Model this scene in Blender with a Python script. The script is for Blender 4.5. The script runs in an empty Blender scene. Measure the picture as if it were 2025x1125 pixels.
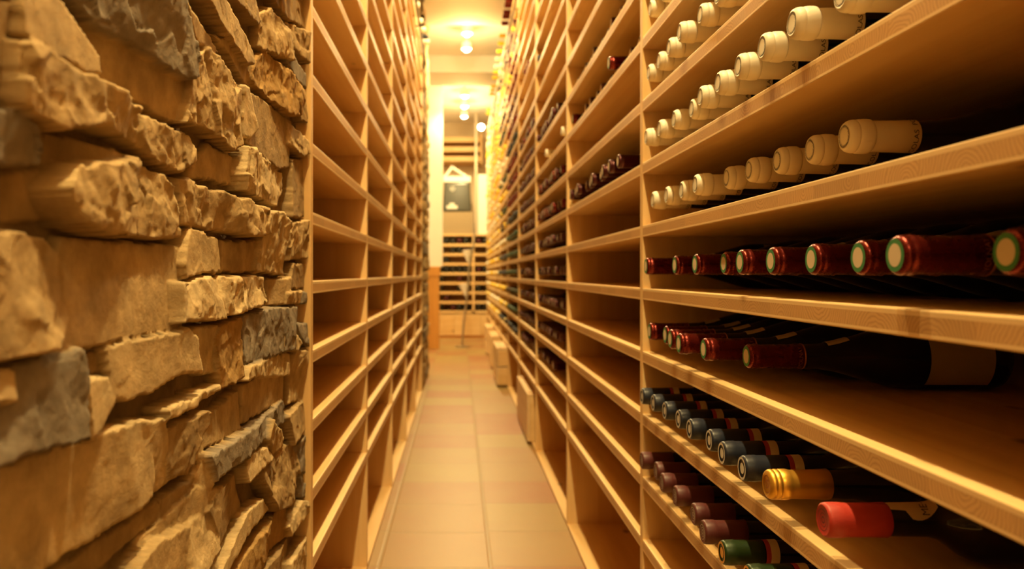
import bpy, bmesh, math, random
import numpy as np
from mathutils import Vector, Matrix

random.seed(7)
RNG = np.random.RandomState(11)
S = bpy.context.scene
COL = S.collection
F, U0, V0, H = 1600.0, 907.0, 542.0, 0.765     # focal (px), vanishing point (px), lens height (m)
CEIL = H + 1.95
PI = math.pi
ORD = ['zeroth', 'first', 'second', 'third', 'fourth', 'fifth', 'sixth', 'seventh', 'eighth', 'ninth', 'tenth', 'eleventh',
       'twelfth', 'thirteenth', 'fourteenth', 'fifteenth', 'sixteenth', 'seventeenth', 'eighteenth', 'nineteenth', 'twentieth', 'twenty-first']

# ------------------------------------------------------------------ materials
def new_mat(name):
    m = bpy.data.materials.new(name); m.use_nodes = True
    nt = m.node_tree
    return m, nt, nt.nodes['Principled BSDF']

def simple(name, col, rough=.5, metal=0., spec=.5, bump=0., bscale=200., emit=None, es=0.):
    m, nt, b = new_mat(name)
    b.inputs['Base Color'].default_value = (*col, 1)
    b.inputs['Roughness'].default_value = rough
    b.inputs['Metallic'].default_value = metal
    b.inputs['Specular IOR Level'].default_value = spec
    if emit:
        b.inputs['Emission Color'].default_value = (*emit, 1); b.inputs['Emission Strength'].default_value = es
    N, L = nt.nodes, nt.links
    tc = N.new('ShaderNodeTexCoord'); nz = N.new('ShaderNodeTexNoise')
    nz.inputs['Scale'].default_value = bscale; nz.inputs['Detail'].default_value = 3
    L.new(tc.outputs['Object'], nz.inputs['Vector'])
    if bump:
        bp = N.new('ShaderNodeBump'); bp.inputs['Strength'].default_value = bump; bp.inputs['Distance'].default_value = .002
        L.new(nz.outputs['Fac'], bp.inputs['Height']); L.new(bp.outputs['Normal'], b.inputs['Normal'])
    mr = N.new('ShaderNodeMapRange'); mr.inputs['To Min'].default_value = max(0, rough - .06); mr.inputs['To Max'].default_value = min(1, rough + .06)
    L.new(nz.outputs['Fac'], mr.inputs['Value']); L.new(mr.outputs['Result'], b.inputs['Roughness'])
    return m

def wood(name, axis, light=(.80, .57, .28), dark=(.65, .40, .155), ply=False, rough=.42):
    """Pine board, grain along AXIS; PLY shows the cross-grain core between two face layers on the front edge."""
    m, nt, b = new_mat(name)
    N, L = nt.nodes, nt.links
    def nd(t, **k):
        n = N.new(t)
        for a, v in k.items(): setattr(n, a, v)
        return n
    def math_(op, a, bb=None, c=None):
        n = nd('ShaderNodeMath', operation=op)
        for i, x in enumerate((a, bb, c)):
            if x is None: continue
            if isinstance(x, (int, float)): n.inputs[i].default_value = x
            else: L.new(x, n.inputs[i])
        return n.outputs[0]
    tc = nd('ShaderNodeTexCoord'); oi = nd('ShaderNodeObjectInfo')
    off = nd('ShaderNodeVectorMath', operation='SCALE'); off.inputs[0].default_value = (13.1, 29.7, 17.3)
    L.new(oi.outputs['Random'], off.inputs['Scale'])
    add = nd('ShaderNodeVectorMath', operation='ADD')
    L.new(tc.outputs['Object'], add.inputs[0]); L.new(off.outputs[0], add.inputs[1])
    mp = nd('ShaderNodeMapping'); sc = [1, 1, 1]; sc['XYZ'.index(axis)] = .055; mp.inputs['Scale'].default_value = sc
    L.new(add.outputs[0], mp.inputs['Vector'])
    n1 = nd('ShaderNodeTexNoise'); n1.inputs['Scale'].default_value = 42; n1.inputs['Detail'].default_value = 5; n1.inputs['Distortion'].default_value = .6
    L.new(mp.outputs[0], n1.inputs['Vector'])
    n2 = nd('ShaderNodeTexNoise'); n2.inputs['Scale'].default_value = 9; n2.inputs['Detail'].default_value = 3
    L.new(mp.outputs[0], n2.inputs['Vector'])
    # glued lamellas
    sep = nd('ShaderNodeSeparateXYZ'); L.new(add.outputs[0], sep.inputs[0])
    cross = sep.outputs['X'] if axis != 'X' else sep.outputs['Y']
    lam = nd('ShaderNodeTexWhiteNoise', noise_dimensions='1D'); L.new(math_('FLOOR', math_('DIVIDE', cross, .09)), lam.inputs['W'])
    mixv = math_('ADD', math_('MULTIPLY', n1.outputs['Fac'], .55), math_('MULTIPLY', n2.outputs['Fac'], .55))
    mixv = math_('ADD', mixv, math_('MULTIPLY', math_('SUBTRACT', lam.outputs['Value'], .5), .22))
    cr = nd('ShaderNodeValToRGB')
    cr.color_ramp.elements[0].position = .35; cr.color_ramp.elements[0].color = (*dark, 1)
    cr.color_ramp.elements[1].position = .72; cr.color_ramp.elements[1].color = (*light, 1)
    L.new(mixv, cr.inputs['Fac'])
    # knots
    mk = nd('ShaderNodeMapping'); sk = [1, 1, 1]; sk['XYZ'.index(axis)] = .55; mk.inputs['Scale'].default_value = sk
    L.new(add.outputs[0], mk.inputs['Vector'])
    vo = nd('ShaderNodeTexVoronoi'); vo.inputs['Scale'].default_value = 5.5
    L.new(mk.outputs[0], vo.inputs['Vector'])
    kn = nd('ShaderNodeMapRange', interpolation_type='SMOOTHSTEP')
    kn.inputs['From Min'].default_value = .025; kn.inputs['From Max'].default_value = .075
    kn.inputs['To Min'].default_value = .85; kn.inputs['To Max'].default_value = 0
    L.new(vo.outputs['Distance'], kn.inputs['Value'])
    mx = nd('ShaderNodeMix', data_type='RGBA'); mx.inputs['B'].default_value = (.16, .075, .03, 1)
    L.new(kn.outputs[0], mx.inputs['Factor']); L.new(cr.outputs['Color'], mx.inputs['A'])
    col = mx.outputs['Result']
    if ply:
        so = nd('ShaderNodeSeparateXYZ'); L.new(tc.outputs['Object'], so.inputs[0])
        sn = nd('ShaderNodeSeparateXYZ'); L.new(tc.outputs['Normal'], sn.inputs[0])
        front = math_('GREATER_THAN', math_('ABSOLUTE', sn.outputs['X']), .5)
        core = math_('MULTIPLY', front, math_('LESS_THAN', math_('ABSOLUTE', math_('ADD', so.outputs['Z'], .0005)), .0062))
        yy = math_('DIVIDE', sep.outputs['Y'], .085)
        fl = math_('FLOOR', yy); fr = math_('MULTIPLY', math_('SUBTRACT', math_('SUBTRACT', yy, fl), .5), .085)
        wn = nd('ShaderNodeTexWhiteNoise', noise_dimensions='1D'); L.new(fl, wn.inputs['W'])
        sc3 = nd('ShaderNodeSeparateColor'); L.new(wn.outputs['Color'], sc3.inputs[0])
        cy = math_('SUBTRACT', fr, math_('MULTIPLY', math_('SUBTRACT', sc3.outputs[0], .5), .06))
        cz = math_('ADD', so.outputs['Z'], math_('MULTIPLY', math_('SUBTRACT', sc3.outputs[1], .35), .05))
        r = math_('SQRT', math_('ADD', math_('MULTIPLY', cy, cy), math_('MULTIPLY', cz, cz)))
        nr = nd('ShaderNodeTexNoise'); nr.inputs['Scale'].default_value = 60; L.new(add.outputs[0], nr.inputs['Vector'])
        r = math_('ADD', r, math_('MULTIPLY', nr.outputs['Fac'], .009))
        ring = math_('ADD', math_('MULTIPLY', math_('SINE', math_('MULTIPLY', r, 6.2832 / .0037)), .5), .5)
        ring = math_('POWER', ring, 2.5)
        c2 = nd('ShaderNodeMix', data_type='RGBA'); c2.inputs['A'].default_value = (.62, .375, .16, 1); c2.inputs['B'].default_value = (.49, .28, .11, 1)
        L.new(ring, c2.inputs['Factor'])
        tone = nd('ShaderNodeMix', data_type='RGBA', blend_type='MULTIPLY'); tone.inputs['Factor'].default_value = 1
        tv = math_('ADD', math_('MULTIPLY', sc3.outputs[2], .16), .87)
        cc = nd('ShaderNodeCombineColor'); [L.new(tv, cc.inputs[i]) for i in range(3)]
        L.new(c2.outputs['Result'], tone.inputs['A']); L.new(cc.outputs[0], tone.inputs['B'])
        fin = nd('ShaderNodeMix', data_type='RGBA')
        lay = nd('ShaderNodeMix', data_type='RGBA'); lay.inputs['B'].default_value = (.80, .59, .31, 1); L.new(math_('MULTIPLY', front, .8), lay.inputs['Factor']); L.new(col, lay.inputs['A'])
        L.new(core, fin.inputs['Factor']); L.new(lay.outputs['Result'], fin.inputs['A']); L.new(tone.outputs['Result'], fin.inputs['B'])
        col = fin.outputs['Result']
    L.new(col, b.inputs['Base Color'])
    b.inputs['Roughness'].default_value = rough
    b.inputs['Specular IOR Level'].default_value = .3
    bp = nd('ShaderNodeBump'); bp.inputs['Strength'].default_value = .12; bp.inputs['Distance'].default_value = .001
    L.new(n1.outputs['Fac'], bp.inputs['Height']); L.new(bp.outputs['Normal'], b.inputs['Normal'])
    return m

def stone_mat():
    m, nt, b = new_mat('split_stone'); N, L = nt.nodes, nt.links
    at = N.new('ShaderNodeAttribute'); at.attribute_name = 'Col'
    tc = N.new('ShaderNodeTexCoord')
    n1 = N.new('ShaderNodeTexNoise'); n1.inputs['Scale'].default_value = 28; n1.inputs['Detail'].default_value = 6; n1.inputs['Roughness'].default_value = .65
    n2 = N.new('ShaderNodeTexNoise'); n2.inputs['Scale'].default_value = 150; n2.inputs['Detail'].default_value = 8; n2.inputs['Roughness'].default_value = .72
    for n in (n1, n2): L.new(tc.outputs['Object'], n.inputs['Vector'])
    cr = N.new('ShaderNodeValToRGB'); e = cr.color_ramp.elements
    e[0].position = .3; e[0].color = (.62, .58, .52, 1); e[1].position = .7; e[1].color = (1.12, 1.1, 1.05, 1)
    L.new(n1.outputs['Fac'], cr.inputs['Fac'])
    mx = N.new('ShaderNodeMix'); mx.data_type = 'RGBA'; mx.blend_type = 'MULTIPLY'; mx.inputs['Factor'].default_value = 1
    L.new(at.outputs['Color'], mx.inputs['A']); L.new(cr.outputs['Color'], mx.inputs['B'])
    L.new(mx.outputs['Result'], b.inputs['Base Color'])
    b.inputs['Roughness'].default_value = .85; b.inputs['Specular IOR Level'].default_value = .2
    bp = N.new('ShaderNodeBump'); bp.inputs['Strength'].default_value = .5; bp.inputs['Distance'].default_value = .004
    L.new(n2.outputs['Fac'], bp.inputs['Height']); L.new(bp.outputs['Normal'], b.inputs['Normal'])
    return m

def floor_mat():
    m, nt, b = new_mat('terracotta_tiles'); N, L = nt.nodes, nt.links
    def mth(op, a, bb=None):
        n = N.new('ShaderNodeMath'); n.operation = op
        for i, x in enumerate((a, bb)):
            if x is None: continue
            if isinstance(x, (int, float)): n.inputs[i].default_value = x
            else: L.new(x, n.inputs[i])
        return n.outputs[0]
    tc = N.new('ShaderNodeTexCoord'); sp = N.new('ShaderNodeSeparateXYZ'); L.new(tc.outputs['Object'], sp.inputs[0])
    x = mth('DIVIDE', mth('SUBTRACT', sp.outputs['X'], .084), .293)
    fx = mth('FLOOR', x)
    par = mth('MULTIPLY', mth('MODULO', mth('ABSOLUTE', fx), 2), .04)
    y = mth('ADD', mth('DIVIDE', mth('SUBTRACT', sp.outputs['Y'], 2.409), .29), par)
    fy = mth('FLOOR', y)
    cb = N.new('ShaderNodeCombineXYZ'); L.new(fx, cb.inputs[0]); L.new(fy, cb.inputs[1])
    wn = N.new('ShaderNodeTexWhiteNoise'); wn.noise_dimensions = '2D'; L.new(cb.outputs[0], wn.inputs['Vector'])
    nz = N.new('ShaderNodeTexNoise'); nz.inputs['Scale'].default_value = 5; nz.inputs['Detail'].default_value = 4; L.new(tc.outputs['Object'], nz.inputs['Vector'])
    v = mth('ADD', mth('MULTIPLY', wn.outputs['Value'], .55), mth('MULTIPLY', nz.outputs['Fac'], .5))
    cr = N.new('ShaderNodeValToRGB'); e = cr.color_ramp.elements
    e[0].position = .15; e[0].color = (.31, .118, .05, 1); e[1].position = .85; e[1].color = (.33, .225, .08, 1)
    k = e.new(.45); k.color = (.32, .18, .07, 1)
    L.new(v, cr.inputs['Fac'])
    ax = mth('ABSOLUTE', mth('SUBTRACT', mth('SUBTRACT', x, fx), .5)); ay = mth('ABSOLUTE', mth('SUBTRACT', mth('SUBTRACT', y, fy), .5))
    g = N.new('ShaderNodeMapRange'); g.interpolation_type = 'SMOOTHSTEP'
    g.inputs['From Min'].default_value = .478; g.inputs['From Max'].default_value = .49
    L.new(mth('MAXIMUM', ax, ay), g.inputs['Value'])
    mx = N.new('ShaderNodeMix'); mx.data_type = 'RGBA'; mx.inputs['B'].default_value = (.28, .18, .075, 1)
    L.new(mth('MULTIPLY', g.outputs[0], .8), mx.inputs['Factor']); L.new(cr.outputs['Color'], mx.inputs['A'])
    L.new(mx.outputs['Result'], b.inputs['Base Color'])
    b.inputs['Roughness'].default_value = .42; b.inputs['Specular IOR Level'].default_value = .35
    bp = N.new('ShaderNodeBump'); bp.inputs['Strength'].default_value = .3; bp.inputs['Distance'].default_value = .003; bp.invert = True
    L.new(g.outputs[0], bp.inputs['Height']); L.new(bp.outputs['Normal'], b.inputs['Normal'])
    return m

M = {}
M['shelf'] = wood('pine_shelf', 'Y', ply=True)
M['upright'] = wood('pine_upright', 'Z')
M['crosswood'] = wood('pine_across', 'X')
M['crate'] = wood('crate_wood', 'Y', (.78, .57, .32), (.62, .41, .2))
M['oak'] = wood('orange_oak', 'Z', (.62, .30, .07), (.5, .22, .04))
M['stone'] = stone_mat()
M['floor'] = floor_mat()
M['plaster'] = simple('white_plaster', (.82, .79, .72), .8, bump=.15, bscale=60)
M['warmwall'] = simple('tan_plaster', (.62, .50, .34), .8, bump=.15, bscale=60)
M['glass'] = simple('dark_bottle_glass', (.006, .007, .005), .08, spec=.5)
M['glass_green'] = simple('green_bottle_glass', (.012, .03, .010), .1)
M['cap_white'] = simple('ivory_capsule', (.76, .70, .55), .45, spec=.4)
M['cap_red'] = simple('maroon_foil', (.13, .011, .006), .27, metal=.7)
M['cap_dark'] = simple('wine_foil', (.055, .006, .006), .32, metal=.5)
M['cap_blue'] = simple('slate_blue_foil', (.015, .019, .033), .36, spec=.4)
M['cap_gold'] = simple('gold_foil', (.80, .46, .07), .36, metal=.85)
M['cap_pink'] = simple('dusky_rose_foil', (.085, .017, .015), .42)
M['cap_scarlet'] = simple('scarlet_capsule', (.40, .03, .018), .5)
M['cap_green'] = simple('bottle_green_foil', (.018, .04, .010), .35, metal=.3)
M['cap_yellow'] = simple('yellow_foil', (.85, .58, .035), .4)
M['ink'] = simple('dark_ink', (.03, .025, .03), .6)
M['gilt'] = simple('copper_print', (.45, .16, .06), .35, metal=.6)
M['ringgreen'] = simple('green_print', (.04, .22, .07), .5)
M['paper'] = simple('cream_paper', (.62, .52, .36), .7)
M['redpaper'] = simple('red_print', (.36, .03, .03), .6)
M['embossed'] = simple('embossed_cream', (.80, .74, .58), .5)
M['metal'] = simple('brushed_steel', (.55, .52, .48), .3, metal=1)
M['rail'] = simple('dull_steel', (.16, .14, .09), .4, metal=.8)
M['lampring'] = simple('white_lamp_ring', (.8, .8, .78), .4)
M['bulb'] = simple('lit_bulb', (1, .9, .7), .5, emit=(1, .84, .5), es=25)
M['darkplastic'] = simple('dark_grey_plastic', (.055, .058, .05), .22)
M['whitecard'] = simple('white_card', (.8, .76, .7), .6)
M['pale'] = simple('pale_print', (.6, .58, .52), .5)
M['cup'] = simple('pale_satin_metal', (.9, .88, .84), .3)
M['card'] = simple('brown_cardboard', (.30, .225, .13), .8, bump=.1)
M['graypost'] = simple('grey_paint', (.45, .38, .27), .5)

# ------------------------------------------------------------------ mesh helpers
def link(name, me, parent=None, loc=(0, 0, 0), rot=(0, 0, 0)):
    o = bpy.data.objects.new(name, me); COL.objects.link(o)
    o.location = loc; o.rotation_euler = rot
    if parent is not None: o.parent = parent
    return o

def tag(o, label=None, cat=None, group=None, kind=None):
    for k, v in (('label', label), ('category', cat), ('group', group), ('kind', kind)):
        if v: o[k] = v
    return o

def empty(name, loc=(0, 0, 0), rot=(0, 0, 0)):
    o = link(name, None, None, loc, rot); o.empty_display_size = .05
    return o

class MB:
    def __init__(s): s.v = []; s.f = []; s.m = []; s.sm = []
    def add(s, vs, fs, mi=0, smooth=False):
        n = len(s.v); s.v += [tuple(x) for x in vs]
        for f in fs: s.f.append(tuple(n + i for i in f)); s.m.append(mi); s.sm.append(smooth)
    def box(s, x0, x1, y0, y1, z0, z1, mi=0):
        s.add([(x0, y0, z0), (x1, y0, z0), (x1, y1, z0), (x0, y1, z0), (x0, y0, z1), (x1, y0, z1), (x1, y1, z1), (x0, y1, z1)],
              [(0, 3, 2, 1), (4, 5, 6, 7), (0, 1, 5, 4), (1, 2, 6, 5), (2, 3, 7, 6), (3, 0, 4, 7)], mi)
    def lathe(s, prof, seg=28, axis='x', mi=0, off=(0, 0, 0), caps=True):
        """PROF: [(along axis, radius)]"""
        vs, fs = [], []
        for a, r in prof:
            for i in range(seg):
                t = 2 * PI * i / seg; c, q = r * math.cos(t), r * math.sin(t)
                vs.append((a + off[0], c + off[1], q + off[2]) if axis == 'x' else (c + off[0], q + off[1], a + off[2]))
        n = len(prof)
        for j in range(n - 1):
            for i in range(seg):
                k = (i + 1) % seg
                f = (j * seg + i, (j + 1) * seg + i, (j + 1) * seg + k, j * seg + k)
                fs.append(f if axis == 'x' else f[::-1])
        if caps:
            fs.append(tuple(range(seg)) if axis == 'x' else tuple(range(seg))[::-1])
            e = tuple(range((n - 1) * seg, n * seg)); fs.append(e[::-1] if axis == 'x' else e)
        s.add(vs, fs, mi, True)
    def tube(s, pts, rad, seg=12, mi=0):
        pts = [Vector(p) for p in pts]; vs, fs = [], []
        for j, p in enumerate(pts):
            t = (pts[min(j + 1, len(pts) - 1)] - pts[max(j - 1, 0)]).normalized()
            a = t.cross(Vector((.31, .77, .55))).normalized(); b = t.cross(a)
            r = rad[j] if isinstance(rad, (list, tuple)) else rad
            for i in range(seg):
                th = 2 * PI * i / seg; vs.append(p + a * (r * math.cos(th)) + b * (r * math.sin(th)))
        for j in range(len(pts) - 1):
            for i in range(seg):
                k = (i + 1) % seg; fs.append((j * seg + i, j * seg + k, (j + 1) * seg + k, (j + 1) * seg + i))
        fs.append(tuple(range(seg))[::-1]); fs.append(tuple(range((len(pts) - 1) * seg, len(pts) * seg)))
        s.add(vs, fs, mi, True)
    def mesh(s, name, mats, bevel=0., segs=2):
        me = bpy.data.meshes.new(name); me.from_pydata(s.v, [], s.f)
        for m in (mats if isinstance(mats, (list, tuple)) else [mats]): me.materials.append(m)
        me.polygons.foreach_set('material_index', s.m); me.polygons.foreach_set('use_smooth', s.sm)
        me.update()
        if any(s.sm): me.set_sharp_from_angle(angle=math.radians(42))
        if bevel:
            bm = bmesh.new(); bm.from_mesh(me)
            bmesh.ops.bevel(bm, geom=list(bm.edges), offset=bevel, segments=segs, affect='EDGES', profile=.6)
            bm.to_mesh(me); bm.free()
        return me

def box_mesh(name, sx, sy, sz, mat, bevel=.0012):
    b = MB(); b.box(-sx / 2, sx / 2, -sy / 2, sy / 2, -sz / 2, sz / 2)
    return b.mesh(name, mat, bevel)

def structure(name, b, mats, bevel=0.):
    return tag(link(name, b.mesh(name, mats, bevel)), kind='structure')

# ------------------------------------------------------------------ noise + stone cladding
def vnoise(x, y, seed):
    r = np.random.RandomState(seed).rand(256, 256)
    xi, yi = np.floor(x).astype(int), np.floor(y).astype(int)
    fx, fy = x - xi, y - yi
    fx = fx * fx * (3 - 2 * fx); fy = fy * fy * (3 - 2 * fy)
    g = lambda a, b: r[a % 256, b % 256]
    return (g(xi, yi) * (1 - fx) + g(xi + 1, yi) * fx) * (1 - fy) + (g(xi, yi + 1) * (1 - fx) + g(xi + 1, yi + 1) * fx) * fy

def fbm(x, y, seed, oct=4, ridged=False):
    t, a, s = 0, .5, 0
    for i in range(oct):
        n = vnoise(x * 2 ** i + 17.3 * i, y * 2 ** i + 5.1 * i, seed + i)
        if ridged: n = 1 - np.abs(2 * n - 1)
        t = t + a * n; s += a; a *= .52
    return t / s

def facets(x, y, seed, cell):
    """Broken rock: each pixel takes the tilted plane of its nearest random site."""
    r = np.random.RandomState(seed)
    best = np.full(x.shape, 9.9); out = np.zeros(x.shape)
    x0, y0 = x.min(), y.min()
    nx, ny = int((x.max() - x0) / cell) + 2, int((y.max() - y0) / cell) + 2
    for i in range(nx):
        for j in range(ny):
            cx, cy = x0 + (i + r.rand()) * cell, y0 + (j + r.rand()) * cell
            gx, gy, h = r.randn() * .16, r.randn() * .16, r.rand()
            d = (x - cx) ** 2 + (y - cy) ** 2
            k = d < best
            best[k] = d[k]; out[k] = (gx * (x - cx) + gy * (y - cy) + h * cell * .16)[k]
    return out

BROWN, TAN, GREY, PALE, RUST = (.39, .27, .13), (.52, .375, .19), (.29, .245, .19), (.62, .475, .265), (.43, .27, .10)

def stone_field(y0, y1, z0, z1, step, stones, seed, n_first=None):
    """Height (towards +X) and colour of a clad wall on a grid; every stone is (outline [(y, z)], protrusion, roughness, colour)."""
    ny, nz = int(round((y1 - y0) / step)) + 1, int(round((z1 - z0) / step)) + 1
    Y, Z = np.meshgrid(np.linspace(y0, y1, ny), np.linspace(z0, z1, nz), indexing='ij')
    Hh = -.012 + .004 * fbm(Y / .03, Z / .03, seed)
    C = np.empty(Y.shape + (3,)); C[:] = (.26, .18, .09)
    wx = .0022 * (fbm(Y / .016, Z / .016, seed + 5, 3) - .5) * 2; wz = .0030 * (fbm(Y / .016, Z / .016, seed + 9, 4) - .5) * 2
    rnd = np.random.RandomState(seed + 3)
    for si, (pts, p, rough, colr) in enumerate(stones):
        py, pz = np.array([q[0] for q in pts]), np.array([q[1] for q in pts])
        i0, i1 = np.searchsorted(Y[:, 0], [py.min() - .01, py.max() + .01]); j0, j1 = np.searchsorted(Z[0], [pz.min() - .01, pz.max() + .01])
        if i1 <= i0 or j1 <= j0: continue
        a, b = Y[i0:i1, j0:j1] + wx[i0:i1, j0:j1], Z[i0:i1, j0:j1] + wz[i0:i1, j0:j1]
        ins = np.zeros(a.shape, bool); dist = np.full(a.shape, 9.)
        n = len(pts)
        for k in range(n):
            ax, az, bx, bz = py[k], pz[k], py[(k + 1) % n], pz[(k + 1) % n]
            if az != bz:
                ins ^= ((az > b) != (bz > b)) & (a < (bx - ax) * (b - az) / (bz - az) + ax)
            L2 = max((bx - ax) ** 2 + (bz - az) ** 2, 1e-9)
            t = np.clip(((a - ax) * (bx - ax) + (b - az) * (bz - az)) / L2, 0, 1)
            dist = np.minimum(dist, np.hypot(a - ax - t * (bx - ax), b - az - t * (bz - az)))
        ins &= dist > .0009
        if not ins.any(): continue
        sd = seed * 7 + si * 13
        cy, cz = py.mean(), pz.mean()
        gy, gz = rnd.randn(2) * (.05 if rough < .3 else .09)
        h = p + np.clip(gy * (a - cy) + gz * (b - cz), -.006, .006)
        h += rough * (.008 * (fbm(a / .045, b / .045, sd, 2) - .5) + .0065 * (fbm(a / .018, b / .018, sd + 4, 6) - .5) + 0.42 * facets(a, b, sd, .030) - .0015)
        h += .0009 * (fbm(a / .012, b / .012, sd + 8, 4) - .5)
        edge = np.clip(dist / (.0010 + .0045 * fbm(a / .010, b / .010, sd + 31, 3) ** 2), 0, 1)
        h -= (1 - edge) ** 2 * (.003 + .004 * rough)
        sl = (slice(i0, i1), slice(j0, j1))
        k = ins & (h > Hh[sl])
        if n_first is not None and si >= n_first:        # stones above and below the traced ones
            zz, yy = Z[sl] - H, Y[sl]; k &= (zz > .345 * yy) | (zz < -.37 * yy)
        Hs, Cs = Hh[sl], C[sl]
        Hs[k] = h[k]
        mott = 1 + .35 * (fbm(a / .03, b / .03, sd + 21, 4) - .5)
        cc = np.array(colr)[None, None] * mott[..., None]
        Cs[k] = cc[k]
    return Y, Z, Hh, C

def field_arrays(Y, Z, Hh, C, xbase, sign=1):
    ny, nz = Y.shape
    co = np.stack([xbase + sign * Hh, Y, Z], -1).reshape(-1, 3)
    i = np.arange(ny * nz).reshape(ny, nz)
    q = np.stack([i[:-1, :-1], i[1:, :-1], i[1:, 1:], i[:-1, 1:]], -1).reshape(-1, 4)
    return co, q if sign > 0 else q[:, ::-1], C.reshape(-1, 3)

def field_mesh(name, parts, mat, extra=None):
    cos, qs, cs, n = [], [], [], 0
    for co, q, c in parts:
        cos.append(co); qs.append(q + n); cs.append(c); n += len(co)
    if extra:                                   # plain boxes behind the cladding
        v = np.array(extra.v); cos.append(v); qs.append(np.array(extra.f) + n); cs.append(np.tile((.45, .34, .2), (len(v), 1))); n += len(v)
    co, q, c = np.concatenate(cos), np.concatenate(qs), np.concatenate(cs)
    me = bpy.data.meshes.new(name)
    me.vertices.add(len(co)); me.vertices.foreach_set('co', co.astype(np.float32).ravel())
    me.loops.add(q.size); me.loops.foreach_set('vertex_index', q.astype(np.int32).ravel())
    me.polygons.add(len(q)); me.polygons.foreach_set('loop_start', np.arange(0, q.size, 4, dtype=np.int32))
    me.update(calc_edges=True)
    me.polygons.foreach_set('use_smooth', np.ones(len(q), bool))
    ca = me.color_attributes.new('Col', 'FLOAT_COLOR', 'POINT')
    ca.data.foreach_set('color', np.concatenate([c, np.ones((len(c), 1))], 1).astype(np.float32).ravel())
    me.materials.append(mat); me.update()
    return me

def random_stones(y0, y1, z0, z1, seed):
    r = np.random.RandomState(seed); out = []; z = z0 - .03
    while z < z1:
        h = r.uniform(.045, .105); y = y0 - r.uniform(0, .2)
        while y < y1:
            w = r.uniform(.07, .28); j = lambda: r.uniform(-.009, .009)
            rough = r.choice([0., .15, .8, 1.])
            out.append(([(y + .003 + abs(j()), z + .003 + j() * .4), (y + w - .003, z + .003 + j() * .4), (y + w - .003 - abs(j()), z + h - .003), (y + .003, z + h - .003 + j() * .4)],
                        r.uniform(-.002, .012), rough, [BROWN, TAN, PALE, TAN, GREY, RUST][r.randint(6)]))
            y += w
        z += h
    return out

WX = -.250     # reference plane of the stone wall; outlines are measured against their own face plane
def px_stone(pts, p, rough, colr):
    X = WX + p
    p = p - .002 if p < .0045 else p * .72
    X = WX + p
    o = []
    for u, v in pts:
        d = F * -X / (U0 - u)
        o.append((d, H + (V0 - v) * d / F))
    return (o, p, rough, colr)

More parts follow.
